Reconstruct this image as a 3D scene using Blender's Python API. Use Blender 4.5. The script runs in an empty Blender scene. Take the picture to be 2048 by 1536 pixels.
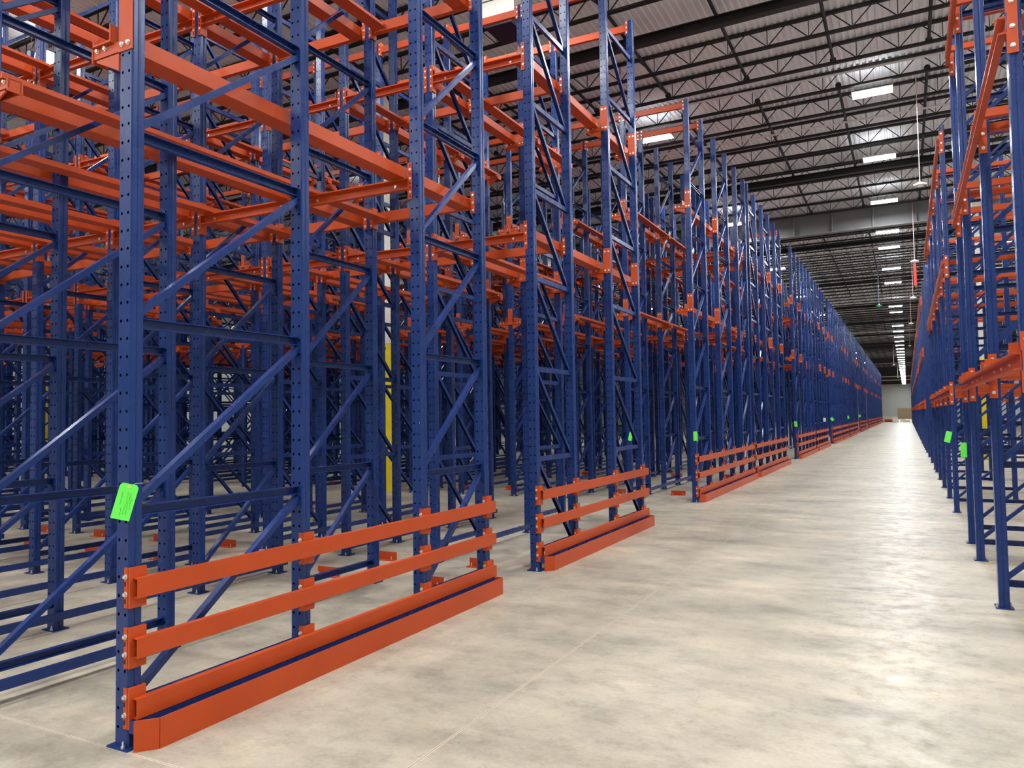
import bpy, math, random
from mathutils import Vector, Matrix
random.seed(7)
S = bpy.context.scene
COL = S.collection

# ------------------------------------------------------------------ camera, world, exposure
CH = 1.77
yaw, pit, rol = math.radians(27.43), math.radians(2.54), math.radians(-0.877)
fwd = Vector((-math.sin(yaw)*math.cos(pit), math.cos(yaw)*math.cos(pit), math.sin(pit)))
rgt = Vector((math.cos(yaw), math.sin(yaw), 0.0))
upv = rgt.cross(fwd)
rgt, upv = (math.cos(rol)*rgt + math.sin(rol)*upv), (-math.sin(rol)*rgt + math.cos(rol)*upv)
cam = bpy.data.cameras.new('camera')
cam.sensor_width = 36.0
cam.lens = 1519.0/2048.0*36.0
cam.clip_end = 600
co = bpy.data.objects.new('camera', cam); COL.objects.link(co)
M = Matrix((rgt, upv, -fwd)).transposed().to_4x4()
M.translation = Vector((0, 0, CH))
co.matrix_world = M
S.camera = co
w = bpy.data.worlds.new('world'); S.world = w; w.use_nodes = True
w.node_tree.nodes['Background'].inputs[0].default_value = (0.9, 0.95, 1, 1)
w.node_tree.nodes['Background'].inputs[1].default_value = 0.0
S.view_settings.view_transform = 'Standard'
S.view_settings.look = 'None'
S.view_settings.gamma = 1.0
S.view_settings.exposure = 0.0
LAMP = 215.0                      # brightness of the LED lenses

def proj(p):
    v = Vector(p) - Vector((0, 0, CH)); d = v.dot(fwd)
    if d < 0.05: return None
    return (1024 + 1519*v.dot(rgt)/d, 768 - 1519*v.dot(upv)/d, d)

def seen(pts, mar=0.10):
    """does anything between these corner points fall in (a little more than) the frame"""
    q = [proj(p) for p in pts]
    if any(a is None for a in q) and any(a is not None for a in q): return True
    q = [a for a in q if a]
    if not q: return False
    xs = [a[0] for a in q]; ys = [a[1] for a in q]
    mx, my = 2048*mar, 1536*mar
    return max(xs) > -mx and min(xs) < 2048+mx and max(ys) > -my and min(ys) < 1536+my

ORD = ('first second third fourth fifth sixth seventh eighth ninth tenth eleventh twelfth thirteenth fourteenth '
       'fifteenth sixteenth seventeenth eighteenth nineteenth').split()
TENS = {2: 'twent', 3: 'thirt', 4: 'fort', 5: 'fift', 6: 'sixt', 7: 'sevent', 8: 'eight', 9: 'ninet'}
def nth(k):                       # k from 0
    k += 1
    if k < 20: return ORD[k-1]
    if k >= 100: return 'hundredth' if k == 100 else 'hundred-and-' + nth(k-101)
    t, u = divmod(k, 10)
    return TENS[t]+'ieth' if u == 0 else TENS[t]+'y-'+ORD[u-1]

# ------------------------------------------------------------------ materials
def mat(name, rgb, rough=0.5, metal=0.0, noise=0.0, nscale=6.0, bump=0.0, spec=0.5, rvar=0.0, dark=None):
    m = bpy.data.materials.new(name); m.use_nodes = True
    nt = m.node_tree; b = nt.nodes['Principled BSDF']
    b.inputs['Base Color'].default_value = (*rgb, 1)
    b.inputs['Roughness'].default_value = rough
    b.inputs['Metallic'].default_value = metal
    b.inputs['Specular IOR Level'].default_value = spec
    if noise or rvar or bump:
        tc = nt.nodes.new('ShaderNodeNewGeometry')
        n = nt.nodes.new('ShaderNodeTexNoise'); n.inputs['Scale'].default_value = nscale
        n.inputs['Detail'].default_value = 6; n.inputs['Roughness'].default_value = 0.65
        nt.links.new(tc.outputs['Position'], n.inputs['Vector'])
        if noise:
            mx = nt.nodes.new('ShaderNodeMix'); mx.data_type = 'RGBA'
            d = dark or tuple(c*(1-noise) for c in rgb)
            l = tuple(min(1, c*(1+noise)) for c in rgb)
            mx.inputs[6].default_value = (*d, 1); mx.inputs[7].default_value = (*l, 1)
            nt.links.new(n.outputs['Fac'], mx.inputs[0]); nt.links.new(mx.outputs[2], b.inputs['Base Color'])
        if rvar:
            mr = nt.nodes.new('ShaderNodeMapRange')
            mr.inputs['From Min'].default_value = 0.3; mr.inputs['From Max'].default_value = 0.7
            mr.inputs['To Min'].default_value = rough-rvar; mr.inputs['To Max'].default_value = rough+rvar
            nt.links.new(n.outputs['Fac'], mr.inputs['Value']); nt.links.new(mr.outputs[0], b.inputs['Roughness'])
        if bump:
            bp = nt.nodes.new('ShaderNodeBump'); bp.inputs['Strength'].default_value = bump; bp.inputs['Distance'].default_value = 0.02
            nt.links.new(n.outputs['Fac'], bp.inputs['Height']); nt.links.new(bp.outputs[0], b.inputs['Normal'])
    return m

BLUE = mat('blue_powder_coat', (0.0080, 0.030, 0.145), 0.28, noise=0.10, nscale=3, rvar=0.07, spec=0.38)
ORANGE = mat('orange_powder_coat', (0.475, 0.060, 0.0085), 0.42, noise=0.14, nscale=5, rvar=0.06, spec=0.35)
ZINC = mat('zinc_bolt', (0.78, 0.78, 0.76), 0.35, metal=0.85)
BLACKST = mat('dark_primer_steel', (0.018, 0.017, 0.018), 0.55)
GREYST = mat('grey_painted_steel', (0.23, 0.23, 0.235), 0.5, noise=0.1, nscale=3)
PIPE = mat('pale_conduit', (0.78, 0.72, 0.72), 0.4)
DECK = mat('white_roof_deck', (0.86, 0.88, 0.93), 0.6, noise=0.10, nscale=0.7)
WALL = mat('pale_grey_wall_paint', (0.66, 0.67, 0.64), 0.7, noise=0.07, nscale=0.4)
WHITE = mat('cream_white_paint', (0.86, 0.82, 0.72), 0.5, noise=0.04, nscale=3)
YELLOW = mat('safety_yellow', (0.95, 0.72, 0.02), 0.4, noise=0.08, nscale=4)
GREEN = mat('green_tag_card', (0.14, 0.90, 0.09), 0.6)
PAPER = mat('white_tag_card', (0.85, 0.85, 0.82), 0.6)
INK = mat('pen_ink', (0.02, 0.12, 0.02), 0.7)
BLACK = mat('black_lettering', (0.012, 0.012, 0.012), 0.6)
WIRE = mat('grey_tie_wire', (0.35, 0.38, 0.45), 0.4, metal=0.6)
EYELET = mat('tan_eyelet', (0.75, 0.55, 0.20), 0.6)
CREAM = mat('unit_cooler_casing', (0.80, 0.78, 0.68), 0.5)
DARKPAN = mat('dark_drip_pan', (0.012, 0.013, 0.03), 0.35)
RED = mat('red_signal', (0.75, 0.06, 0.06), 0.4)
SIGNG = mat('green_signal', (0.05, 0.65, 0.20), 0.45)
PINK = mat('pale_pull_cable', (0.75, 0.52, 0.50), 0.5)
CARD = mat('brown_cardboard', (0.42, 0.31, 0.20), 0.8, noise=0.12, nscale=2)
WOOD = mat('pallet_wood', (0.48, 0.36, 0.22), 0.8, noise=0.2, nscale=4)
WRAP = mat('white_stretch_wrap', (0.80, 0.79, 0.75), 0.35)
HOUS = mat('light_housing', (0.80, 0.80, 0.80), 0.4)
GALV = mat('galvanised_steel', (0.55, 0.55, 0.54), 0.42, metal=0.4, noise=0.15, nscale=8)

LENS = bpy.data.materials.new('led_lens'); LENS.use_nodes = True
_n = LENS.node_tree; _n.nodes.clear()
_e = _n.nodes.new('ShaderNodeEmission'); _e.inputs[0].default_value = (0.955, 0.985, 1.0, 1); _e.inputs[1].default_value = LAMP
_o = _n.nodes.new('ShaderNodeOutputMaterial'); _n.links.new(_e.outputs[0], _o.inputs[0])

UPL = LENS.copy(); UPL.name = 'added_uplight'  # dim glow added on the fixture tops to brighten the roof deck
for nn in UPL.node_tree.nodes:
    if nn.type == 'EMISSION': nn.inputs[1].default_value = LAMP*0.11
def floor_material():
    m = bpy.data.materials.new('polished_concrete'); m.use_nodes = True
    nt = m.node_tree; b = nt.nodes['Principled BSDF']; N = nt.nodes.new; L = nt.links.new
    g = N('ShaderNodeNewGeometry')
    def noise(scale, det, vec=None, rough=0.6):
        n = N('ShaderNodeTexNoise'); n.inputs['Scale'].default_value = scale; n.inputs['Detail'].default_value = det
        n.inputs['Roughness'].default_value = rough; L(vec or g.outputs['Position'], n.inputs['Vector']); return n
    def ramp(src, stops):
        r = N('ShaderNodeValToRGB'); e = r.color_ramp.elements
        while len(e) < len(stops): e.new(0.5)
        for k, (p, c) in enumerate(stops): e[k].position = p; e[k].color = (*c, 1)
        L(src, r.inputs[0]); return r.outputs[0]
    def mix(a, bb, f, mode='MIX'):
        x = N('ShaderNodeMix'); x.data_type = 'RGBA'; x.blend_type = mode
        for s, v in ((0, f), (6, a), (7, bb)):
            if isinstance(v, (int, float)): x.inputs[s].default_value = v
            elif isinstance(v, tuple): x.inputs[s].default_value = (*v, 1)
            else: L(v, x.inputs[s])
        return x.outputs[2]
    mp = N('ShaderNodeMapping'); mp.inputs['Scale'].default_value = (0.8, 1.3, 1); mp.inputs['Rotation'].default_value = (0, 0, 0.35)
    L(g.outputs['Position'], mp.inputs[0])
    big = noise(0.9, 8, mp.outputs[0], 0.66); mid = noise(2.3, 7, mp.outputs[0], 0.7); fine = noise(38, 4)
    c = ramp(big.outputs['Fac'], [(0.34, (0.345, 0.312, 0.250)), (0.48, (0.465, 0.412, 0.325)), (0.57, (0.52, 0.458, 0.358)), (0.68, (0.62, 0.53, 0.405))])
    c2 = ramp(mid.outputs['Fac'], [(0.32, (0.66, 0.655, 0.64)), (0.52, (0.95, 0.95, 0.95)), (0.72, (1.0, 0.97, 0.88))])
    c = mix(c, c2, 0.75, 'MULTIPLY')
    mot = noise(5.5, 8, None, 0.75)
    c4 = ramp(mot.outputs['Fac'], [(0.36, (0.78, 0.775, 0.765)), (0.50, (1, 1, 1)), (0.62, (1, 1, 1)), (0.74, (0.93, 0.90, 0.85))])
    c = mix(c, c4, 0.7, 'MULTIPLY')
    c3 = ramp(fine.outputs['Fac'], [(0.35, (0.90, 0.89, 0.88)), (0.6, (1, 1, 1))])
    c = mix(c, c3, 0.9, 'MULTIPLY')
    # tyre scuffs: thin warped bands
    wv = N('ShaderNodeTexWave'); wv.wave_type = 'RINGS'; wv.inputs['Scale'].default_value = 0.22
    wv.inputs['Distortion'].default_value = 5; wv.inputs['Detail'].default_value = 3; wv.inputs['Detail Scale'].default_value = 0.7
    L(g.outputs['Position'], wv.inputs['Vector'])
    sc = ramp(wv.outputs['Fac'], [(0.90, (1, 1, 1)), (0.97, (0.84, 0.835, 0.83)), (1.0, (0.80, 0.79, 0.79))])
    c = mix(c, sc, 0.45, 'MULTIPLY')
    # saw-cut control joints
    sp = N('ShaderNodeSeparateXYZ'); L(g.outputs['Position'], sp.inputs[0])
    def joint(axis, off, period, halfw):
        a = N('ShaderNodeMath'); a.operation = 'SUBTRACT'; L(sp.outputs[axis], a.inputs[0]); a.inputs[1].default_value = off - period/2
        mo = N('ShaderNodeMath'); mo.operation = 'FLOORED_MODULO'; L(a.outputs[0], mo.inputs[0]); mo.inputs[1].default_value = period
        s = N('ShaderNodeMath'); s.operation = 'SUBTRACT'; L(mo.outputs[0], s.inputs[0]); s.inputs[1].default_value = period/2
        ab = N('ShaderNodeMath'); ab.operation = 'ABSOLUTE'; L(s.outputs[0], ab.inputs[0])
        lt = N('ShaderNodeMath'); lt.operation = 'LESS_THAN'; L(ab.outputs[0], lt.inputs[0]); lt.inputs[1].default_value = halfw
        return lt.outputs[0]
    for ax, off, per, hw, colr in (('X', -2.31, 4.3, 0.009, (0.62, 0.52, 0.40)), ('X', -2.31, 4.3, 0.0025, (0.16, 0.13, 0.10)),
                                   ('Y', 2.735, 5.6, 0.008, (0.66, 0.56, 0.44)), ('Y', 2.735, 5.6, 0.002, (0.22, 0.18, 0.14))):
        c = mix(c, colr, joint(ax, off, per, hw))
    L(c, b.inputs['Base Color'])
    rr = N('ShaderNodeMapRange'); rr.inputs['From Min'].default_value = 0.3; rr.inputs['From Max'].default_value = 0.7
    rr.inputs['To Min'].default_value = 0.62; rr.inputs['To Max'].default_value = 0.24
    L(mot.outputs['Fac'], rr.inputs[0]); L(rr.outputs[0], b.inputs['Roughness'])
    b.inputs['Specular IOR Level'].default_value = 0.32
    bp = N('ShaderNodeBump'); bp.inputs['Strength'].default_value = 0.30; bp.inputs['Distance'].default_value = 0.006
    bn = noise(22, 6, None, 0.65); L(bn.outputs['Fac'], bp.inputs['Height']); L(bp.outputs[0], b.inputs['Normal'])
    return m
FLOOR = floor_material()

# ------------------------------------------------------------------ mesh helpers
class MB:
    def __init__(s): s.v = []; s.f = []
    def box(s, x0, x1, y0, y1, z0, z1):
        n = len(s.v)
        s.v += [(x0,y0,z0),(x1,y0,z0),(x1,y1,z0),(x0,y1,z0),(x0,y0,z1),(x1,y0,z1),(x1,y1,z1),(x0,y1,z1)]
        s.f += [tuple(n+i for i in q) for q in ((0,3,2,1),(4,5,6,7),(0,1,5,4),(1,2,6,5),(2,3,7,6),(3,0,4,7))]
        return s
    def prism(s, poly, p0, p1, up=(0,0,1), side=None):
        """sweep a 2D outline (a along side, b along up) from p0 to p1"""
        p0 = Vector(p0); p1 = Vector(p1); d = (p1-p0).normalized(); up = Vector(up)
        sd = Vector(side) if side else d.cross(up).normalized()
        u = sd.cross(d).normalized() if not side else up
        n = len(s.v); k = len(poly)
        for p in (p0, p1):
            for a, b in poly: s.v.append(tuple(p + sd*a + u*b))
        s.f += [tuple(n+(i, (i+1) % k, k+(i+1) % k, k+i)[j] for j in range(4)) for i in range(k)]
        s.f += [tuple(n+i for i in reversed(range(k))), tuple(n+k+i for i in range(k))]
        return s
    def bar(s, p0, p1, w, h, up=(0,0,1)):
        return s.prism([(-w/2,-h/2),(w/2,-h/2),(w/2,h/2),(-w/2,h/2)], p0, p1, up)
    def tube(s, p0, p1, r, n=8, r1=None):
        p0 = Vector(p0); p1 = Vector(p1); d = (p1-p0).normalized()
        up = Vector((0,0,1)) if abs(d.z) < .9 else Vector((1,0,0))
        sd = d.cross(up).normalized(); u = sd.cross(d)
        b = len(s.v); r1 = r if r1 is None else r1
        for p, q in ((p0, r), (p1, r1)):
            for i in range(n):
                a = 2*math.pi*i/n; s.v.append(tuple(p + (sd*math.cos(a) + u*math.sin(a))*q))
        s.f += [(b+i, b+(i+1) % n, b+n+(i+1) % n, b+n+i) for i in range(n)]
        s.f += [tuple(b+i for i in reversed(range(n))), tuple(b+n+i for i in range(n))]
        return s
    def bolt(s, p, d, r=0.011, h=0.012):
        p = Vector(p); d = Vector(d).normalized()
        s.tube(p - d*0.001, p + d*0.003, r*1.35, 10); s.tube(p + d*0.003, p + d*h, r, 6)
        return s
    def add(s, o, off=(0,0,0)):
        n = len(s.v)
        s.v += [(a+off[0], b+off[1], c+off[2]) for a, b, c in o.v]; s.f += [tuple(n+i for i in f) for f in o.f]
        return s
    def mesh(s, name, m):
        me = bpy.data.meshes.new(name); me.from_pydata(s.v, [], s.f); me.update()
        if m: me.materials.append(m)
        return me

def link(name, me, parent=None, loc=(0,0,0)):
    o = bpy.data.objects.new(name, me); COL.objects.link(o); o.location = loc
    if parent: o.parent = parent
    return o
def obj(name, mb, m, parent=None, loc=(0,0,0)): return link(name, mb.mesh(name, m), parent, loc)
def tag(o, label, cat, group=None, kind=None):
    o['label'] = label; o['category'] = cat
    if group: o['group'] = group
    if kind: o['kind'] = kind
    return o
def thing(name, loc, label, cat, group=None):
    return tag(link(name, None, None, loc), label, cat, group)
def struct(name, mb, m, loc=(0,0,0), label=None):
    o = obj(name, mb, m, None, loc); o['kind'] = 'structure'
    if label: o['label'] = label
    return o
def part(name, me, parent, loc=(0,0,0)): return link(name, me, parent, loc)

# ------------------------------------------------------------------ the building shell
XL, XR, Y0, Y1, ZD = -47.0, 13.0, -26.0, 268.0, 10.92
struct('floor', MB().box(XL, XR, Y0, Y1, -0.2, 0.0), FLOOR, label='polished beige concrete warehouse floor')
ribs = MB()
prof = []
x = XL
while x < XR:
    prof += [(x, 0.0), (x+0.050, 0.0), (x+0.066, 0.040), (x+0.136, 0.040), (x+0.152, 0.0)]
    x += 0.1525
base = len(ribs.v)
for yy in (Y0, Y1):
    for a, b in prof: ribs.v.append((a, yy, ZD+b))
k = len(prof)
ribs.f += [(i, i+1, k+i+1, k+i) for i in range(k-1)]
ribs.box(XL, XR, Y0, Y1, ZD+0.07, ZD+0.3)
struct('ceiling', ribs, DECK, label='white corrugated steel roof deck')
struct('wall_left', MB().box(XL-0.3, XL, Y0, Y1, 0, ZD+0.3), WALL)
struct('wall_right', MB().box(XR, XR+0.3, Y0, Y1, 0, ZD+0.3), WALL)
struct('wall_back', MB().box(XL, XR, Y1, Y1+0.3, 0, ZD+0.3), WALL, label='pale grey end wall beyond the aisle')
struct('wall_front', MB().box(XL, XR, Y0-0.3, Y0, 0, ZD+0.3), WALL)
struct('baseboard_back', MB().box(XL, XR, Y1-0.05, Y1, 0, 0.5), WHITE)

# open-web roof joists across the building
ZB = 10.40
jm = MB()
for zc, hh in ((ZB+0.03, 0.06), (ZD-0.035, 0.07)):
    for sx in (-0.045, 0.010):
        jm.box(XL, XR, sx, sx+0.035, zc-hh/2, zc+hh/2)
    jm.box(XL, XR, -0.05, 0.05, (ZB if zc < 10.6 else ZD-0.008), (ZB+0.008 if zc < 10.6 else ZD))
x = XL + 0.2; pan = 0.92
while x < XR - pan:
    jm.bar((x, 0, ZB+0.04), (x+pan/2-0.03, 0, ZD-0.05), 0.022, 0.022, (0,1,0))
    jm.bar((x+pan/2+0.03, 0, ZD-0.05), (x+pan, 0, ZB+0.04), 0.022, 0.022, (0,1,0))
    jm.bar((x, 0, ZB+0.04), (x, 0, ZD-0.05), 0.018, 0.018, (0,1,0))
    x += pan
jme = jm.mesh('roof_joist', BLACKST)
y = 15.15 - 1.67*14; k = 0
JY = []
BEAM_Y = (16.70, 29.62, 42.6, 55.6, 68.6, 81.6, 94.6, 107.6)
while y < Y1 - 1:
    if y > 8 and abs(y-36.0) > 0.4 and all(abs(y-b) > 0.3 for b in BEAM_Y): JY.append(y)
    y += 1.67
for k, y in enumerate(JY):
    o = link('roof_joist', jme, None, (0, y-0.08, 0)); o.rotation_euler.z = -0.02; o['kind'] = 'structure'
    tag(o, f'dark open-web steel joist under the white deck, {nth(k)} from the camera', 'joist', 'roof joists')

# wide-flange beams that run under the joists, and the deep grey girder
def ibeam(h, fw, t):
    return [(-fw/2,0),(fw/2,0),(fw/2,t),(t/2,t),(t/2,h-t),(fw/2,h-t),(fw/2,h),(-fw/2,h),(-fw/2,h-t),(-t/2,h-t),(-t/2,t),(-fw/2,t)]
wb = MB().prism(ibeam(0.22, 0.20, 0.02), (XL, 0, 0), (XR, 0, 0), (0,0,1), (0,-1,0)).mesh('roof_beam', BLACKST)
for k, y in enumerate(BEAM_Y):
    o = link('roof_beam', wb, None, (0, y, ZB-0.04)); o.rotation_euler.z = -0.02; o['kind'] = 'structure'
    tag(o, f'thick dark beam slung below the joists, {nth(k)} from the camera', 'beam', 'beams under the joists')
gd = MB().prism(ibeam(0.98, 0.36, 0.03), (XL, 0, 0), (XR, 0, 0), (0,0,1), (0,-1,0))
x = XL + 0.6
while x < XR:
    gd.box(x, x+0.06, -0.175, 0.175, 0.03, 0.95); x += 1.62
o = struct('roof_girder', gd, GREYST, (0, 36.0, 9.70)); o.rotation_euler.z = -0.02; tag(o, 'deep grey plate girder with upright stiffeners crossing the whole hall', 'girder')

# sprinkler pipes along the hall below the deck, capped at each end
def pipe_mesh(y0, y1, r):
    m = MB().tube((0, y0, 0), (0, y1, 0), r, 10)
    for y in (y0, y1): m.tube((0, y-0.05, 0), (0, y+0.05, 0), r*1.9, 10)
    yy = y0 + 0.8
    while yy < y1:
        m.tube((0, yy, 0), (0, yy, 0.15), 0.008, 6); yy += 3.34
    return m.mesh('sprinkler_pipe', BLACKST)
pmA = pipe_mesh(9.5, 20.4, 0.04); pmB = pipe_mesh(22.05, 35.6, 0.04); pmC = pipe_mesh(37.0, 62.0, 0.04)
xs = [0.76 - 2.11*i for i in range(9)]
for i, x in enumerate(xs):
    for nm, me in (('before the gap', pmA), ('between gap and girder', pmB), ('beyond the girder', pmC)):
        if nm.startswith('beyond') and i > 5: continue
        o = tag(link('sprinkler_pipe', me, None, (x, 0, ZB+0.22)), f'dark capped sprinkler pipe, {nth(i)} line left from the aisle, {nm}', 'pipe', 'sprinkler pipes')
cond = MB().tube((XL, 0, 0), (XR, 0, 0), 0.030, 8).mesh('conduit', PIPE)
for k, y in enumerate((20.7, 24.3, 44.0, 62.0, 90.0, 150.0, 205.0, 228.0)):
    me = cond if k < 6 else MB().tube((XL, 0, 0), (XR, 0, 0), 0.10, 8).mesh('conduit', PIPE)
    tag(link('conduit', me, None, (0, y, ZB-0.022 if k < 6 else ZB-0.1)), f'thin pale conduit strung across under the joists, {nth(k)} from the camera', 'conduit', 'conduits under the roof')

# ------------------------------------------------------------------ LED high-bay lights
LZ = 10.20
hm = MB()
hm.prism([(-0.25,0),(0.25,0),(0.25,0.03),(0.10,0.085),(-0.10,0.085),(-0.25,0.03)], (-0.48,0,0.012), (0.48,0,0.012), (0,0,1), (0,-1,0))
hm.box(-0.50, -0.48, -0.255, 0.255, 0.0, 0.06).box(0.48, 0.50, -0.255, 0.255, 0.0, 0.06)
hme = hm.mesh('housing', HOUS)
lens = MB(); lens.v = [(-0.475,-0.24,0.010),(0.475,-0.24,0.010),(0.475,0.24,0.010),(-0.475,0.24,0.010)]; lens.f = [(0,3,2,1)]
lme = lens.mesh('led_lens', LENS)
upl = MB(); upl.v = [(-0.45,-0.05,0.102),(0.45,-0.05,0.102),(0.45,0.05,0.102),(-0.45,0.05,0.102)]; upl.f = [(0,1,2,3)]  # added glowing strip over each housing
ume = upl.mesh('added_uplight', UPL)
hang = MB()
for sx in (-0.45, 0.45): hang.tube((sx,0,0.09), (sx,0,ZD-LZ), 0.004, 5)
hgm = hang.mesh('hanger_wire', WIRE)
def high_bay(x, y, label, group):
    t = thing('high_bay_light', (x, y, LZ), label, 'ceiling light', group)
    part('housing', hme, t); part('led_lens', lme, t); part('added_uplight', ume, t); part('hanger_wire', hgm, t)
    return t
aisle_y = [-18.6, -13.0, -7.2, -1.4, 4.4, 10.2, 16.1, 21.95, 27.8, 33.7, 39.5, 43.35, 49.9, 55.4, 67.9, 72.0, 83.8, 89.6, 96.2, 102.3, 108.5, 114.6]
y = 120.4
while y < Y1 - 6: aisle_y.append(y); y += 6.1
vis = 0
for y in aisle_y:
    nm = f'white glowing LED light in the row above the aisle, {nth(vis)} one visible from the camera'
    if y < 21: nm = f'white LED light over the aisle above the camera, {nth(int((y+20)//5.5))} along'
    else: vis += 1
    high_bay(-0.53, y, nm, 'lights above the aisle')
rows_x = [-6.5, -17.4, -28.3, -39.2, 5.1, 10.6]
for r, x in enumerate(rows_x):
    y = -13.7 if x < 0 else -1.5; k = 0
    far = {0: 150, 1: 62, 2: 62, 3: 57, 4: 75, 5: 50}[r]
    while y < far:
        side = f'{nth(r)} light row left of the aisle' if x < 0 else f'{nth(r-4)} light row right of the aisle'
        high_bay(x, y, f'white LED light above the racks, {side}, {nth(k)} along it', 'lights above the racks')
        y += 12.0 if x < 0 else 11.7
        k += 1

for i, (x, y) in enumerate(((-6.5, 4.3), (-6.5, -7.7), (-12.0, 4.3), (-12.0, -7.7), (-17.4, 4.3), (-17.4, -7.7))):  # added lamps out of frame that brighten the floor inside the left racks
    high_bay(x, y, f'added unseen LED fill light over the near end of the left racks, {nth(i)} of six', 'lights above the racks')

# ------------------------------------------------------------------ rack parts
PW, PD = 0.112, 0.084            # post: across the lane, along the lane
HT = 8.32
BR_Z = [0.22, 1.28, 2.34, 3.42, 4.47, 5.53, 6.60, 7.66]
def post_mesh(h, name='post'):
    """closed post with two rows of punched holes in its front and back faces"""
    m = MB(); hw, hd, c = PW/2, PD/2, 0.008
    # sides with a shallow rolled groove
    side = [(hw-c,-hd),(hw,-hd+c),(hw,-0.010),(hw-0.006,0),(hw,0.010),(hw,hd-c),(hw-c,hd)]
    for s in (1, -1):
        pts = [(a*s, b) for a, b in side]
        if s < 0: pts = pts[::-1]
        n = len(m.v); kk = len(pts)
        for z in (0, h):
            for a, b in pts: m.v.append((a, b, z))
        m.f += [(n+i, n+i+1, n+kk+i+1, n+kk+i) for i in range(kk-1)]
    P = 0.1016; r = 0.0092; nz = int((h-0.12)/P)
    for fy in (-hd, hd):
        flip = fy > 0
        def quad(pts):
            n = len(m.v); m.v += [(a, fy, b) for a, b in pts]
            q = tuple(range(n, n+len(pts))); m.f.append(q[::-1] if flip else q)
        def rect(x0, x1, z0, z1): quad([(x0,z0),(x1,z0),(x1,z1),(x0,z1)])
        e = hw-c; zt = 0.06+nz*P
        for x0, x1 in ((-e,-0.045),(-0.009,0.009),(0.045,e)): rect(x0, x1, 0, h)
        for cx in (-0.027, 0.027):
            rect(cx-0.018, cx+0.018, 0, 0.06); rect(cx-0.018, cx+0.018, zt, h)
            for i in range(nz):
                cz = 0.06+P*(i+0.5)
                n = len(m.v)
                ou = [(-.018,-P/2),(0,-P/2),(.018,-P/2),(.018,0),(.018,P/2),(0,P/2),(-.018,P/2),(-.018,0)]
                m.v += [(cx+a, fy, cz+b) for a, b in ou]
                m.v += [(cx+r*math.cos(math.pi*(1.25+.25*j)), fy, cz+r*math.sin(math.pi*(1.25+.25*j))) for j in range(8)]
                for j in range(8):
                    q = (n+j, n+(j+1) % 8, n+8+(j+1) % 8, n+8+j); m.f.append(q[::-1] if flip else q)
    n = len(m.v); m.v += [(-hw,-hd,h),(hw,-hd,h),(hw,hd,h),(-hw,hd,h)]; m.f.append((n,n+1,n+2,n+3))
    return m
POST = post_mesh(HT)
POST_ME = POST.mesh('post', BLUE)
POST_R = post_mesh(6.86).mesh('post', BLUE)
PLATE = MB().box(-0.085, 0.085, -0.07, 0.07, 0, 0.010)
plate_me = PLATE.mesh('base_plate', BLUE)
anch = MB()
for sx, sy in ((-0.035, 0.056), (0.035, -0.056)):
    anch.tube((sx, sy, 0.010), (sx, sy, 0.045), 0.006, 8); anch.tube((sx, sy, 0.010), (sx, sy, 0.022), 0.012, 6)
anch_me = anch.mesh('anchor_bolt', ZINC)
CH_PROF = [(-.020,-.029),(.022,-.029),(.022,-.024),(-.015,-.024),(-.015,.024),(.022,.024),(.022,.029),(-.020,.029)]

D_PROF = [(-.024,.020),(-.024,-.020),(-.019,-.020),(-.019,.015),(.019,.015),(.019,-.020),(.024,-.020),(.024,.020)]
def brace_h(L0, z, mirror=1):
    return MB().prism([(a*mirror, b) for a, b in CH_PROF], (0.0, 0.02, z), (0.0, L0-0.02, z), (0,0,1), (1,0,0))
def brace_d(L0, z0, z1, mirror=1):
    d = Vector((0, L0, z1-z0)).normalized(); up = Vector((0, -d.z, d.y))
    p0 = Vector((0, 0.02, z0+0.04)); p1 = Vector((0, L0-0.02, z1-0.04))
    return MB().prism(D_PROF, p0, p1, tuple(up), (1,0,0))

# cantilever arm that carries a rail: bracket plate on the post face, channel arm, gusset
RT = 4.06; LEV = [0.0, 2.15]
def arm_mesh(s, z):
    """arm on the s side (+1 aisle-ward, -1 away) with the rail seat at height z"""
    m = MB(); f = -PD/2
    m.box(-PW/2-0.002, PW/2+0.002, f-0.006, f, z-0.17, z+0.20)                       # bracket plate
    x0, x1 = s*PW/2, s*(PW/2+0.235)
    a, b = min(x0, x1), max(x0, x1)
    m.box(a, b, f-0.006, f+0.075, z-0.112, z-0.104); m.box(a, b, f+0.067, f+0.075, z-0.18, z-0.104)
    m.box(a, b, f-0.006, f+0.002, z-0.165, z-0.104)
    xe = s*(PW/2+0.235)
    m.box(min(xe, xe-s*0.008), max(xe, xe-s*0.008), f-0.012, f+0.085, z-0.185, z-0.104)  # end plate
    m.prism([(0,0),(s*0.20,0.09),(s*0.20,0.10),(0,0.10)], (x0, f-0.006, z-0.275), (x0, f+0.006, z-0.275), (0,0,1), (1,0,0))
    return m
def arm_bolts(s, z):
    m = MB(); f = -PD/2-0.006
    for bx in (-0.027, 0.027):
        for bz in (-0.13, 0.15): m.bolt((bx, f, z+bz), (0,-1,0))
    m.bolt((s*(PW/2+0.19), f, z-0.12), (0,-1,0)); m.bolt((s*(PW/2+0.12), f, z-0.12), (0,-1,0))
    return m
ARM = {}
for s in (1, -1):
    for li, dz in enumerate(LEV):
        a = arm_mesh(s, RT+dz); ARM[s, li] = (a, a.mesh('rail_arm', ORANGE), arm_bolts(s, RT+dz).mesh('bolt', ZINC))

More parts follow.
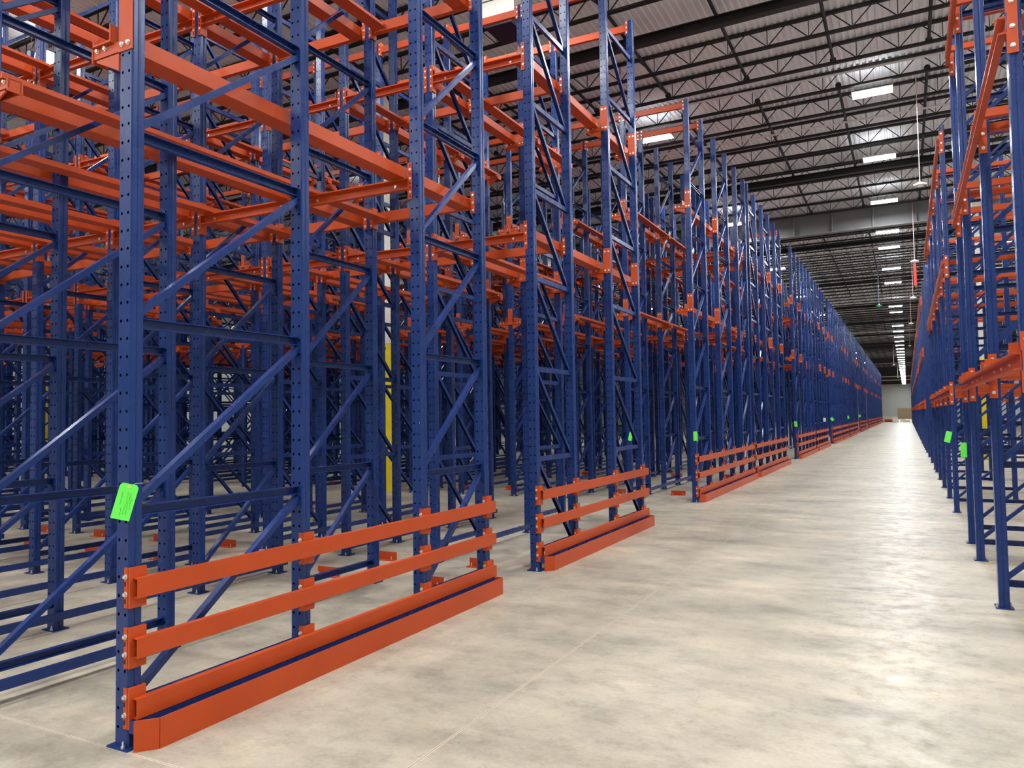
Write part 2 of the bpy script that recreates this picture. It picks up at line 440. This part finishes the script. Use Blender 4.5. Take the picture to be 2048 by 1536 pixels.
FR = {}
def frame_parts(L0, lean, h, zs):
    key = (round(L0, 3), lean, h)
    if key not in FR:
        hs = [brace_h(L0, z, lean) for z in zs]
        ds = [brace_d(L0, zs[i], zs[i+1], lean) if lean > 0 else brace_d(L0, zs[i+1], zs[i], lean) for i in range(len(zs)-1)]
        FR[key] = dict(h=hs, d=ds, hm=[b.mesh('horizontal_brace', BLUE) for b in hs], dm=[b.mesh('diagonal_brace', BLUE) for b in ds])
    return FR[key]
ONE = {}
SIMPLE_POST = {}
def one_mesh(L0, lean, h, zs, detailed):
    key = (round(L0, 3), lean, h, detailed)
    if key not in ONE:
        p = frame_parts(L0, lean, h, zs); m = MB()
        ps = POST if (h == HT and detailed) else MB().box(-PW/2, PW/2, -PD/2, PD/2, 0, h)
        for y in (0, L0): m.add(ps, (0, y, 0)); m.add(PLATE, (0, y, 0))
        for b in p['h']+p['d']: m.add(b)
        ONE[key] = m.mesh('upright_frame', BLUE)
    return ONE[key]

NFULL = [0]
WANT = []
def upright(*a, **k): WANT.append((a, k))
def build_uprights(most=292):
    WANT.sort(key=lambda q: (q[0][0] < -4.5)*math.hypot(q[0][0], q[0][1]))
    for a, k in WANT[:most]: make_upright(*a, **k)
    m = MB()
    for a, k in WANT[most:]:
        x, y0, L0, lean, h, zs = a[:6]
        p = frame_parts(L0, lean, h, zs); q = MB()
        for y in (0, L0): q.box(-PW/2, PW/2, y-PD/2, y+PD/2, 0, h)
        for b in p['h']+p['d']: q.add(b)
        if k.get('rot'): q.v = [(b, -c, d) for c, b, d in q.v]
        m.add(q, (x, y0, 0))
    if m.v:
        o = obj('distant_rack_frame', m, BLUE); o['kind'] = 'stuff'
        o['label'] = 'dense mass of small blue upright frames far back among the racks'; o['category'] = 'rack frames'
def make_upright(x, y0, L0, lean, h, zs, label, full, arms=(), rot=0.0, detailed=True):
    """arms: list of (end, side, level)"""
    if not full:
        o = tag(link('upright_frame', one_mesh(L0, lean, h, zs, detailed), None, (x, y0, 0)), label, 'rack frame', 'blue upright frames')
        o.rotation_euler.z = rot
    else:
        o = thing('upright_frame', (x, y0, 0), label, 'rack frame', 'blue upright frames'); o.rotation_euler.z = rot
        p = frame_parts(L0, lean, h, zs); NFULL[0] += 1
        for y in (0, L0):
            part('post', POST_ME if h == HT else POST_R, o, (0, y, 0))
            bp = part('base_plate', plate_me, o, (0, y, 0)); part('anchor_bolt', anch_me, bp)
        for me in p['hm']: part('horizontal_brace', me, o)
        for me in p['dm']: part('diagonal_brace', me, o)
    for end, s, li in arms:
        a = part('rail_arm', ARM[s, li][1], o, (0, 0 if end == 0 else L0, 0))
        if full: part('bolt', ARM[s, li][2], a)
    return o

# rails, cross beams
RAILP = lambda s: [(s*0, 0), (s*0.008, 0), (s*0.008, -0.094), (s*0.155, -0.094), (s*0.155, -0.075), (s*0.163, -0.075), (s*0.163, -0.102), (s*0, -0.102)]
RAIL = {}
def rail_mesh(Ln, s):
    key = (round(Ln, 3), s)
    if key not in RAIL:
        pr = [(a*s, b) for a, b in [(0,0),(0.010,0),(0.010,-0.092),(0.150,-0.092),(0.150,-0.070),(0.160,-0.070),(0.160,-0.102),(0,-0.102)]]
        RAIL[key] = MB().prism(pr, (0,0,0), (0,Ln,0), (0,0,1), (1,0,0)).mesh('pallet_rail', ORANGE)
    return RAIL[key]
RX = 1.367
LX0, LX1 = -RX+PW/2+0.002, -PW/2-0.002       # a lane, seen from its aisle-side post line
# open channel with flanges, facing the camera side
cb = MB()
cp = [(0,0),(0.055,0),(0.055,0.012),(0.006,0.018),(0.006,0.085),(0.055,0.091),(0.055,0.103),(0,0.103)]
cb.prism([(-a, b) for a, b in cp], (LX0, 0, 0), (LX1, 0, 0), (0,0,1), (0,1,0))
cb_me = cb.mesh('channel', ORANGE)
ep = MB()
for xx, s in ((LX0, 1), (LX1, -1)):
    ep.box(min(xx, xx-s*0.034), max(xx, xx-s*0.034), -0.050, -0.043, -0.10, 0.235)
    ep.box(min(xx+s*.002, xx+s*0.010), max(xx+s*.002, xx+s*0.010), -0.050, 0.03, -0.10, 0.235)
ep_me = ep.mesh('end_plate', ORANGE)
eb = MB()
sl = MB()
for xx, s in ((LX0, 1), (LX1, -1)):
    for j in range(8):
        z = -0.075+j*0.041
        if j in (1, 4, 6): eb.bolt((xx-s*0.016, -0.050, z), (0,-1,0), 0.009, 0.009)
        else: sl.box(xx-s*0.016-0.007, xx-s*0.016+0.007, -0.0515, -0.050, z-0.008, z+0.008)
for xx in (LX0+0.17, LX1-0.17): eb.bolt((xx, -0.006, 0.052), (0,-1,0), 0.011, 0.010)
eb_me = eb.mesh('bolt', ZINC); sl_me = sl.mesh('slot', BLACK)
bb = MB().prism([(0,0),(0.06,0),(0.06,0.112),(0,0.112)], (LX0, -0.03, 0), (LX1, -0.03, 0), (0,0,1), (0,1,0))
bb_me = bb.mesh('box', ORANGE)
bl = MB()
for xx, s in ((LX0, 1), (LX1, -1)):
    bl.box(min(xx, xx-s*0.034), max(xx, xx-s*0.034), -0.050, -0.043, -0.06, 0.17); bl.box(min(xx+s*.002, xx+s*0.010), max(xx+s*.002, xx+s*0.010), -0.050, 0.035, -0.06, 0.17)
bl_me = bl.mesh('end_plate', ORANGE)
bt = MB()
for xx, s in ((LX0, 1), (LX1, -1)):
    for z in (-0.03, 0.05, 0.13): bt.bolt((xx-s*0.016, -0.050, z), (0,-1,0), 0.010, 0.010)
bt_me = bt.mesh('bolt', ZINC)
cb_all = MB().add(cb).add(ep).mesh('cross_beam', ORANGE); bb_all = MB().add(bb).add(bl).mesh('back_beam', ORANGE)

SKEW = 0.027
CNT = dict(cross=0, back=0, rail=0)
def cross_beam(x, y, z, label, full):
    CNT['cross'] += 1
    if not full:
        o = tag(link('cross_beam', cb_all, None, (x, y, z)), label, 'beam', 'orange cross beams'); o.rotation_euler.z = SKEW; return o
    t = thing('cross_beam', (x, y, z), label, 'beam', 'orange cross beams'); t.rotation_euler.z = SKEW
    part('channel', cb_me, t); e = part('end_plate', ep_me, t); part('bolt', eb_me, e); part('slot', sl_me, e)
def back_beam(x, y, z, label, full, name='back_beam', grp='orange back beams'):
    CNT['back'] += 1
    if not full:
        o = tag(link(name, bb_all, None, (x, y, z)), label, 'beam', grp); o.rotation_euler.z = SKEW; return o
    t = thing(name, (x, y, z), label, 'beam', grp); t.rotation_euler.z = SKEW
    part('box', bb_me, t); e = part('end_plate', bl_me, t); part('bolt', bt_me, e)

# ------------------------------------------------------------------ left-hand racks
XROW = lambda n: -3.872 - RX*n
SKEW = 0.027                     # the rows run very slightly off square to the aisle
YOFF = lambda n: -SKEW*RX*n
BN = ['nearest', 'second', 'third', 'fourth', 'fifth', 'sixth', 'seventh', 'eighth', 'ninth', 'tenth']
b1 = dict(frames=[(2.80,4.15,1),(5.65,6.77,1),(8.00,9.12,-1),(10.62,11.90,-1)], arms=[2.80,10.62,11.90],
          cross=[5.65,8.00], back=[6.77,9.12], tie=[10.62,11.90], rails=[(2.73,6.735),(7.95,11.97)], guards=[(2.77,6.84),(8.00,12.02)], rows=14)
def block_at(s, rows, full=True):
    f = [(0,1.25,1),(2.5,3.75,1),(4.95,6.15,1),(6.65,7.85,-1),(9.1,10.35,-1),(11.6,12.8,-1)]
    return dict(frames=[(s+a, s+b, l) for a, b, l in f], arms=[s, s+2.5, s+10.35, s+12.8] , cross=[s+4.95, s+6.65], back=[s+6.15, s+7.85],
                tie=[s, s+1.25, s+12.8], rails=[(s-0.07, s+6.15), (s+6.6, s+12.87)], guards=[(s-0.05, s+6.15), (s+6.6, s+12.85)], rows=rows)
BLOCKS = [b1, block_at(15.48, 28), block_at(31.30, 20), block_at(46.85, 2), block_at(60.3, 2), block_at(76.1, 1),
          block_at(92.5, 1), block_at(105.9, 1), block_at(121.2, 1), block_at(134.6, 1)]
rail_c = {}
for bi, B in enumerate(BLOCKS):
    bn = BN[bi]
    for n in range(B['rows']):
        x = XROW(n)
        dy = YOFF(n)
        rn = 'edge row' if n == 0 else f'{nth(n)} row'
        # frames
        for fi, (a, b, lean) in enumerate(B['frames']):
            if not seen([(x, a, 0), (x, b, 0), (x, a, HT), (x, b, HT)], 0.12): continue
            d = math.hypot(x, a)
            full = (bi == 0) or (bi == 1 and (n < 3 or d < 19.5)) or (bi == 2 and n == 0)
            arms = []
            for ai in B['arms']:
                for end, yy in ((0, a), (1, b)):
                    if abs(ai-yy) < 0.02:
                        for li in range(2):
                            arms.append((end, -1, li))
                            if n > 0: arms.append((end, 1, li))
            if bi > 2 or (bi == 2 and n > 2): arms = [q for q in arms if q[1] < 0]
            upright(x, a+dy, b-a, lean, HT, BR_Z, f'blue upright frame, {rn} left of aisle, {nth(fi)} frame in {bn} block', full, arms,
                    detailed=(bi < 2 and d < 26))
        # floor rail tying the post line together
        fr0, fr1 = B['frames'][0][0], B['frames'][-1][1]
        if n < 14 and bi < 3 and (bi < 2 or n < 6) and seen([(x, fr0, 0), (x, fr1, 0)]):
            half = len(B['frames'])//2
            for hi, (qa, qb) in enumerate(((fr0, B['frames'][half-1][1]), (B['frames'][half][0], fr1))):
                if not seen([(x, qa, 0), (x, qb, 0)]): continue
                m = MB().box(0.0765, 0.114, qa-0.05, qb+0.05, 0.095, 0.160)
                tag(obj('floor_rail', m, BLUE, None, (x, dy, 0)), f'low blue floor rail, {rn} left of the aisle, {"front" if hi == 0 else "rear"} half of {bn} block', 'floor rail', 'blue floor rails')
        # rails of the two lanes beside this row
        if bi < 3:
            for si, s in enumerate((-1, 1)):
                if s == 1 and n == 0: continue
                if s == -1 and n == min(B['rows'], 19)-1 and n > 0: continue
                lane = n if s == -1 else n-1
                for li, dz in enumerate(LEV):
                    for hi, (a, b) in enumerate(B['rails']):
                        xr = x + s*(PW/2+0.045)
                        if not seen([(xr, a, RT+dz), (xr, b, RT+dz)], 0.06): continue
                        if bi >= 2 and n > 2: continue
                        if bi == 1 and n > 15: continue
                        CNT['rail'] += 1
                        tag(link('pallet_rail', rail_mesh(b-a, s), None, (xr, a+dy, RT+dz)),
                            f'orange {"lower" if li == 0 else "upper"} pallet rail, {"aisle" if s == -1 else "far"} side of {nth(lane)} lane from aisle, {"front" if hi == 0 else "rear"} half of {bn} block',
                            'pallet rail', 'orange pallet rails')
        # beams across the lane between this row and the next
        if n < B['rows']-1 and bi < 3:
            full = (bi == 0 and n < 6) or (bi == 1 and n < 2)
            for li, dz in enumerate(LEV):
                lv = 'lower' if li == 0 else 'upper'
                for ki, y in enumerate(B['cross']):
                    if (bi == 2 and n > 3) or (bi == 1 and n > 13): continue
                    if seen([(x, y, RT+dz), (x-RX, y, RT+dz)], 0.06):
                        cross_beam(x, y+dy, RT+dz-0.207, f'orange {lv} channel beam across {nth(n)} lane from aisle, {"front" if ki == 0 else "rear"} one in {bn} block', full)
                for ki, y in enumerate(B['back']):
                    if (bi == 2 and n > 3) or (bi == 1 and n > 13): continue
                    if seen([(x, y, RT+dz), (x-RX, y, RT+dz)], 0.06):
                        back_beam(x, y+dy+0.002, RT+dz-0.112, f'orange {lv} box beam closing {nth(n)} lane from aisle, {"front" if ki == 0 else "rear"} half of {bn} block', full)
            for ki, y in enumerate(B['tie']):
                if (bi == 2 and n > 2) or (bi == 1 and n > 13) or math.hypot(x, y) > 30: continue
                if seen([(x, y, HT-0.1), (x-RX, y, HT-0.1)], 0.06):
                    back_beam(x, y+dy, HT-0.17, f'orange top tie beam over {nth(n)} lane from aisle, {nth(ki)} across {bn} block', full, 'tie_beam', 'orange top tie beams')

DISTANT = None
# short orange floor stops anchored at the ends of the lanes
stp = MB().box(-0.16, 0.16, -0.006, 0, 0, 0.10).box(-0.16, 0.16, -0.09, 0, 0, 0.008).mesh('floor_stop', ORANGE)
sb = MB()
for sx in (-0.11, 0.11): sb.tube((sx, -0.05, 0.008), (sx, -0.05, 0.05), 0.007, 6)
sb_me = sb.mesh('anchor_bolt', ZINC)
for yi, (y, bn) in enumerate(((6.84, 'nearest'), (7.92, 'nearest'), (16.7, 'second'), (21.62, 'second'))):
    for n in range(9):
        for jx in (-0.1,):
            x = XROW(n) - RX/2 + jx*0
            if not seen([(x, y, 0.05)], 0.03): continue
            t = thing('floor_stop', (x, y+YOFF(n), 0), f'short orange floor stop in the {nth(n)} lane from aisle, {"front" if yi % 2 == 0 else "rear"} one in {bn} block', 'floor stop', 'orange floor stops')
            part('angle', stp, t); part('anchor_bolt', sb_me, t)

# ------------------------------------------------------------------ end-of-row guards
def guard(k, y0, y1, posts, detailed):
    t = thing('rack_guard', (-3.872, y0, 0), f'orange three-beam rack guard at the foot of the left racks, {nth(k)} from the camera', 'rack guard', 'orange rack guards')
    Ln = y1-y0
    pr = [(0,0),(0.045,0),(0.045,0.108),(0,0.108),(0,0.102),(0.039,0.102),(0.039,0.006),(0,0.006)]
    gb = MB().prism(pr, (0.070, 0.0, 0), (0.070, Ln, 0), (0,0,1), (1,0,0)).mesh('guard_beam', ORANGE)
    br = MB(); bo = MB()
    br.box(0.027, PW/2+0.008, -PD/2-0.008, -PD/2-0.001, -0.055, 0.165)
    br.box(PW/2+0.001, PW/2+0.020, -PD/2-0.008, PD/2+0.012, -0.055, 0.165)
    for z in (0.02, 0.115): bo.bolt((0.042, -PD/2-0.008, z), (0,-1,0), 0.011, 0.014)
    bsl = MB()
    for z in (-0.02, 0.075): bsl.box(0.030, 0.042, -PD/2-0.0095, -PD/2-0.008, z-0.012, z+0.012)
    brm, bom, bsm = br.mesh('bracket', ORANGE), bo.mesh('bolt', ZINC), bsl.mesh('slot', BLACK)
    for z in (0.815, 0.490, 0.165):
        part('guard_beam', gb, t, (0, 0, z))
        for yy in posts:
            b = part('bracket', brm, t, (0, yy-y0, z))
            if detailed: part('bolt', bom, b); part('slot', bsm, b)
    # curb: angled nose, long run and a return at the far end
    cx = 0.200
    c = MB(); h = 0.165; th = 0.010
    path = [(0.115, -0.02), (cx, 0.075), (cx, Ln-0.04), (0.09, Ln-0.04)]
    for (xa, ya), (xb, yb) in zip(path, path[1:]):
        c.prism([(-th/2,0),(th/2,0),(th/2,h),(-th/2,h)], (xa, ya, 0), (xb, yb, 0))
    c.box(cx-0.075, cx, 0.075, Ln-0.04, 0.001, 0.009)
    tag(obj('floor_curb', c, ORANGE, None, (-3.872, y0, 0)), f'low orange steel curb bolted to the floor before the {nth(k)} rack guard', 'curb', 'orange floor curbs')
gk = 0
for bi, B in enumerate(BLOCKS):
    for gi, (a, b) in enumerate(B['guards']):
        ps = [p for f in B['frames'] for p in f[:2] if a-0.2 < p < b+0.2]
        guard(gk, a, b, ps, gk < 4); gk += 1

# inspection tags wired to the posts
def tag_card(p, label, m, ang, w_=0.078, h_=0.185, face=0.0, strokes=False):
    t = thing('inspection_tag', p, label, 'tag', 'inspection tags')
    t.rotation_euler = (0, 0, face)
    c, s = math.cos(ang), math.sin(ang)
    R2 = lambda a, b: (a*c - b*s, 0, a*s + b*c)
    out = [(-w_/2+.012,0.015),(w_/2-.012,0.015),(w_/2,0.0),(w_/2,-h_+.015),(-w_/2,-h_+.015),(-w_/2,0.0)]
    m1 = MB(); n = len(out)
    for yy in (0, 0.002):
        for a, b in out:
            q = R2(a, b); m1.v.append((q[0], q[1]+yy, q[2]))
    m1.f = [tuple(range(n)), tuple(range(2*n-1, n-1, -1))] + [(i, n+i, n+(i+1) % n, (i+1) % n) for i in range(n)]
    part('card', m1.mesh('card', m), t)
    ey = MB(); q = R2(0, 0); ey.tube((q[0], 0.003, q[2]), (q[0], -0.0012, q[2]), 0.008, 12); part('eyelet', ey.mesh('eyelet', EYELET), t)
    wi = MB().tube((0, 0.001, 0.0), (0.03, 0.004, 0.015), 0.0012, 5)
    wi.tube((0.03, 0.004, 0.015), (0.075, 0.0, 0.016), 0.0012, 5); part('tie_wire', wi.mesh('tie_wire', WIRE), t)
    if strokes:
        st = MB(); rr = random.Random(3)
        for col, a0, a1 in ((-0.022, -0.03, -0.095), (-0.010, -0.12, -0.16), (0.006, -0.03, -0.14), (0.018, -0.03, -0.145), (0.029, -0.055, -0.12)):
            z = a0
            while z > a1:
                ln = rr.uniform(0.004, 0.010); dx = rr.uniform(-0.004, 0.004)
                A = R2(col+dx, z); Bq = R2(col+rr.uniform(-.004, .004), z-ln)
                st.bar((A[0], -0.0006, A[2]), (Bq[0], -0.0006, Bq[2]), 0.0012, 0.0012, (0,1,0)); z -= ln+0.003
        part('handwriting', st.mesh('handwriting', INK), t)
tag_card((-3.735, 2.80-PD/2-0.060, 1.43), 'bright green inspection tag with faint handwriting wired to the nearest blue post', GREEN, -0.26, 0.094, 0.195, 0.80, strokes=True)
tag_card((-3.83, 15.48-PD/2-0.008, 1.42), 'green tag on the first post of the second rack block, above its guard', GREEN, 0.0, 0.085, 0.19)
tag_card((-5.17, 15.48-PD/2-0.06, 1.42), 'thin sliver of green tag one row in, behind the second rack guard', GREEN, -0.25, 0.085, 0.19, 0.9)
tag_card((-3.85, 31.30-PD/2-0.05, 1.45), 'green tag on the first post of the third rack block', GREEN, 0.1, 0.11, 0.22)
tag_card((-3.84, 42.9-PD/2-0.05, 1.50), 'white tag near the far end of the third rack block', PAPER, 0.0, 0.13, 0.2)
tag_card((-3.84, 46.85-PD/2-0.05, 1.48), 'green tag on the first post of the fourth rack block', GREEN, 0.6, 0.15, 0.2)
tag_card((-3.84, 60.3-PD/2-0.05, 1.52), 'green tag on the first post of the fifth rack block', GREEN, 0.3, 0.15, 0.22)
tag_card((-3.84, 76.1-PD/2-0.05, 1.55), 'small green tag on the first post of the sixth rack block', GREEN, 0.0, 0.17, 0.24)
tag_card((0.655, 11.92-0.12, 1.33), 'green tag hanging flat beside the third blue post on the right', GREEN, 0.0, 0.085, 0.195, 0.5)
tag_card((0.64, 15.42-0.12, 1.40), 'tilted green tag on the right-hand post just past the gap', GREEN, -0.25, 0.10, 0.195, 0.35)

# ------------------------------------------------------------------ right-hand racks
HR = 6.86
RZ = [z for z in BR_Z if z < 6.8]
RY = [5.95, 8.15, 10.60, 11.92, 15.42, 17.88, 20.30, 22.63, 25.30, 26.58, 29.95]
y = 33.6
while y < 147: RY.append(y); y += 2.45 if (len(RY) % 6) else 3.6
RYH = {8.15: HT, 10.60: HT, 5.95: HT}
rx0 = 0.715
for k, y in enumerate(RY):
    h = RYH.get(y, HR)
    zs = BR_Z if h == HT else RZ
    for j, xx in enumerate((rx0, rx0+2.32, rx0+4.64)):
        if (j == 1 and k > 14) or (j == 2 and not 3 < k < 14): continue
        if not seen([(xx, y, 0), (xx+1.15, y, 0), (xx, y, HR), (xx+1.15, y, HR)], 0.25): continue
        upright(xx, y, 1.12, 1, h, zs, f'blue upright frame on the right of the aisle, {nth(k)} from the camera, {("facing the aisle", "second one in", "third one in")[j]}',
                k < 9 and j == 0, rot=-math.pi/2, detailed=False)
build_uprights()
# aisle-side load beams: channels with bolts, brackets wrapped round the posts
lp = [(0,0),(0.050,0),(0.050,0.010),(0.006,0.018),(0.006,0.102),(0.050,0.110),(0.050,0.120),(0,0.120)]
wrap = MB().box(0.002, 0.060, -0.070, -0.062, -0.15, 0.25).box(-0.006, 0.002, -0.070, -0.062, 0.125, 0.25).box(-0.006, 0.002, -0.070, -0.062, -0.15, -0.005).mesh('wrap_bracket', ORANGE)
wbolt = MB()
for z in (-0.10, 0.03, 0.20): wbolt.bolt((0.028, -0.070, z), (0,-1,0), 0.012, 0.014)
wb_me = wbolt.mesh('bolt', ZINC)
LB = {}
def load_beam(y0, y1, z, label, full, first):
    L_ = y1-y0-0.08
    key = round(L_, 3)
    if key not in LB:
        LB[key] = (MB().prism([(-a, b) for a, b in lp], (0, -0.035, 0), (0, y1-y0-0.045, 0), (0,0,1), (1,0,0)).mesh('load_beam', ORANGE),)
        bm = MB()
        for q in (0.25, 0.5, 0.75): bm.bolt((-0.006, L_*q, 0.06), (-1,0,0), 0.011, 0.012)
        LB[key] += (bm.mesh('bolt', ZINC),)
    t = thing('load_beam', (rx0-0.042, y0, z), label, 'load beam', 'orange aisle-side load beams')
    part('channel', LB[key][0], t)
    if full: part('bolt', LB[key][1], t)
    for yy in ((0.0, y1-y0) if first else (y1-y0,)):
        b = part('wrap_bracket', wrap, t, (0.0, yy, 0))
        if full: part('bolt', wb_me, b)
RL = [2.03, 4.27, 6.50]
for k, (a, b) in enumerate(zip(RY, RY[1:])):
    if b-a > 3.3: continue
    for li, z in enumerate(RL):
        load_beam(a, b, z, f'orange {("lowest", "middle", "top")[li]} load beam along the right side of the aisle, {nth(k)} bay from the camera', k < 7, k == 0 or RY[k]-RY[k-1] > 3.3)
# orange rails and cross ties running back into the right-hand lanes
rr_me = MB().prism([(0,0),(0.008,0),(0.008,-0.066),(0.07,-0.066),(0.07,-0.074),(0,-0.074)], (0,0,0), (3.5,0,0), (0,0,1), (0,1,0))
rl1 = rr_me.mesh('lane_rail', ORANGE)
gt = MB().box(0, 3.5, 0.012, 0.062, -0.062, -0.045).mesh('roller_track', GALV)
for k, (a, b) in enumerate(zip(RY, RY[1:])):
    if b-a > 3.3 or k > 12: continue
    for li, z in enumerate(RL):
        for j, yy in enumerate((a+0.16, b-0.26)):
            if not seen([(rx0, yy, z), (rx0+3, yy, z)], 0.1): continue
            t = thing('lane_rail', (rx0-0.09, yy, z+0.195), f'orange rail running back from the right aisle face, {("lowest", "middle", "top")[li]} level, {("near", "far")[j]} side of {nth(k)} bay', 'lane rail', 'orange lane rails on the right')
            part('rail', rl1, t); part('roller_track', gt, t)

# ------------------------------------------------------------------ building columns with yellow sleeves
def text_mesh(s, size):
    cu = bpy.data.curves.new('lettering', 'FONT'); cu.body = s; cu.size = size; cu.extrude = 0.0015; cu.align_x = 'CENTER'
    o = bpy.data.objects.new('tmp', cu); COL.objects.link(o)
    dg = bpy.context.evaluated_depsgraph_get(); dg.update()
    me = bpy.data.meshes.new_from_object(o.evaluated_get(dg)); bpy.data.objects.remove(o)
    me.materials.clear(); me.materials.append(BLACK); return me
def bcol(x, y, lab, txt=None):
    t = thing('building_column', (x, y, 0), lab, 'column', 'yellow-based building columns'); t['kind'] = 'structure'
    hw = 0.155
    part('shaft', MB().box(-hw, hw, -hw, hw, 0, ZB+0.3).mesh('shaft', WHITE), t)
    part('safety_sleeve', MB().box(-hw-.012, hw+.012, -hw-.012, hw+.012, 0, 3.66).mesh('safety_sleeve', YELLOW), t)
    if txt:
        for rz, s in ((0, txt[0]), (math.pi/2, txt[1])):
            o = part('lettering', text_mesh(s, 0.2), t)
            d = hw+.014
            o.location = (-0.04, -d, 3.44) if rz == 0 else (d, -0.03, 3.44)
            o.rotation_euler = (math.pi/2, 0, rz)
bcol(-11.42, 15.4, 'white building column with tall yellow base marked 9 F, standing among the left racks', ('9', 'F'))
bcol(-28.35, 17.0, 'white and yellow building column deep in the left racks at the photo edge')
bcol(-11.42, 53.6, 'yellow-based building column half hidden behind the third rack block')
bcol(2.50, 32.3, 'white and yellow building column standing inside the right-hand racks')

# ceiling-hung unit cooler above the racks
t = thing('unit_cooler', (-6.62, 12.95, 9.36), 'cream ceiling-hung cooling unit with a dark underside above the left racks', 'cooling unit')
part('casing', MB().box(-0.52, 0.22, -0.30, 0.50, 0.10, 0.95).mesh('casing', CREAM), t)
part('drip_pan', MB().prism([(-0.50,0.10),(-0.44,0),(0.14,0),(0.20,0.10)], (0,-0.28,0), (0,0.48,0), (0,0,1), (1,0,0)).mesh('drip_pan', DARKPAN), t)
hn = MB()
for sx in (-0.45, 0.15):
    for sy in (-0.2, 0.42): hn.tube((sx,sy,0.95), (sx,sy,ZD-9.25), 0.010, 6)
part('hanger_rod', hn.mesh('hanger_rod', ZINC), t)
part('seam', MB().box(-0.522, 0.222, -0.306, -0.30, 0.50, 0.52).mesh('seam', DARKPAN), t)

# sensors and signals hung on cables from the roof
def drop(x, y, z, m, lab, kind='sensor', cable=PINK):
    t = thing('hanging_' + kind, (x, y, z), lab, kind, 'things hung on cables from the roof')
    part('cable', MB().tube((0,0,0.06), (0,0,ZD-z), 0.013, 6).mesh('cable', cable), t)
    b = MB().tube((0,0,0), (0,0,0.05), 0.13, 12).tube((0,0,0.05), (0,0,0.10), 0.10, 12, 0.02)
    b.box(-0.16, 0.16, -0.03, 0.03, 0.01, 0.04).tube((0,0,-0.05), (0,0,0), 0.05, 10, 0.08)
    part('body', b.mesh('body', m), t)
    return t
drop(0.52, 23.2, 7.9, PAPER, 'white sensor hanging on a long pale cable above the aisle, nearest of the hung sensors')
t = drop(0.49, 35.6, 8.0, PAPER, 'white sensor on a cable with a red light tube below it', 'sensor')
part('red_tube', MB().tube((0,0,-1.0), (0,0,-0.05), 0.06, 10).mesh('red_tube', RED), t)
drop(0.50, 46.3, 7.9, PAPER, 'white sensor hung beyond the one with the red tube')
drop(0.46, 59.8, 7.9, PAPER, 'small white sensor hung far along the right side of the aisle')
drop(0.44, 80.0, 7.9, PAPER, 'tiny white sensor hung farther along the right side of the aisle')
drop(-1.23, 48.6, 7.9, SIGNG, 'green signal box hanging on a thin cable over the aisle', 'signal', WIRE)
drop(-1.32, 111.5, 7.9, PAPER, 'pale signal hanging left of the light row far down the aisle', 'signal', PAPER)
drop(-1.25, 153.0, 7.9, SIGNG, 'tiny green signal hanging near the far end of the aisle', 'signal', PAPER)

# ------------------------------------------------------------------ stock lying at the far end of the aisle
def pallet(m, w_, l_):
    for i in range(5): m.box(-w_/2+i*w_/5, -w_/2+i*w_/5+w_/7, -l_/2, l_/2, 0.11, 0.135)
    for sx in (-w_/2, -0.05, w_/2-0.1): m.box(sx, sx+0.1, -l_/2, l_/2, 0.02, 0.11)
    for i in range(3): m.box(-w_/2, w_/2, -l_/2+i*(l_-.1)/2, -l_/2+i*(l_-.1)/2+.1, 0, 0.02)
    return m
for k, (x, y) in enumerate(((-2.3, 150.2), (-1.55, 149.9))):
    t = thing('beam_bundle', (x-0.8, y, 0), ('bundle of orange beams lying on the floor by the last left rack', 'second orange beam bundle beside the first')[k], 'beam bundle', 'orange beam bundles')
    bm = MB()
    for i in range(5):
        for j in range(3): bm.box(-0.5+i*0.2, -0.5+i*0.2+0.17, -1.2, 1.2, 0.1+j*0.13, 0.1+j*0.13+0.11)
    part('beams', bm.mesh('beams', ORANGE), t); part('skid', MB().box(-0.5, 0.5, -0.9, -0.8, 0, 0.1).box(-0.5, 0.5, 0.8, 0.9, 0, 0.1).mesh('skid', WOOD), t)
for k, (x, h, mm, lab) in enumerate(((-1.15, 0.72, WRAP, 'tall white-wrapped pallet load at the far end of the aisle'), (0.0, 0.42, WRAP, 'low white-wrapped pallet load at the far end of the aisle'),
                                     (0.60, 0.2, CARD, 'flat brown pallet load beside the right racks at the far end'))):
    t = thing('pallet_load', (x-0.6, 140.0+k*1.6, 0), lab, 'pallet load', 'pallet loads at the far end')
    part('pallet', pallet(MB(), 0.9, 1.2).mesh('pallet', WOOD), t)
    lo = MB(); r2 = random.Random(k)
    for i in range(3): lo.box(-0.42+i*0.02, 0.42-i*0.03, -0.55, 0.5-i*0.1, 0.135+i*h/3, 0.135+(i+1)*h/3*r2.uniform(.9, 1.0))
    part('load', lo.mesh('load', mm), t)
t = thing('crate_stack', (-0.55, 206, 0), 'large brown crate stack standing against the pale end wall', 'crates')
for i in range(2):
    part('crate', MB().box(-1.5, 1.5, -0.6, 0.6, 0.0+i*1.3, 1.3+i*1.3).mesh('crate', CARD), t)
    part('batten', MB().box(-1.52, 1.52, -0.62, -0.6, 0.0+i*1.3, 0.2+i*1.3).mesh('batten', WOOD), t)

print('full frames', NFULL[0], CNT, 'frames', len([o for o in S.objects if o.name.startswith('upright_frame')]), 'objects', len(S.objects))

for o in S.objects:
    if 'label' in o and not 4 <= len(o['label'].split()) <= 16: print('LABEL', len(o['label'].split()), o['label'])
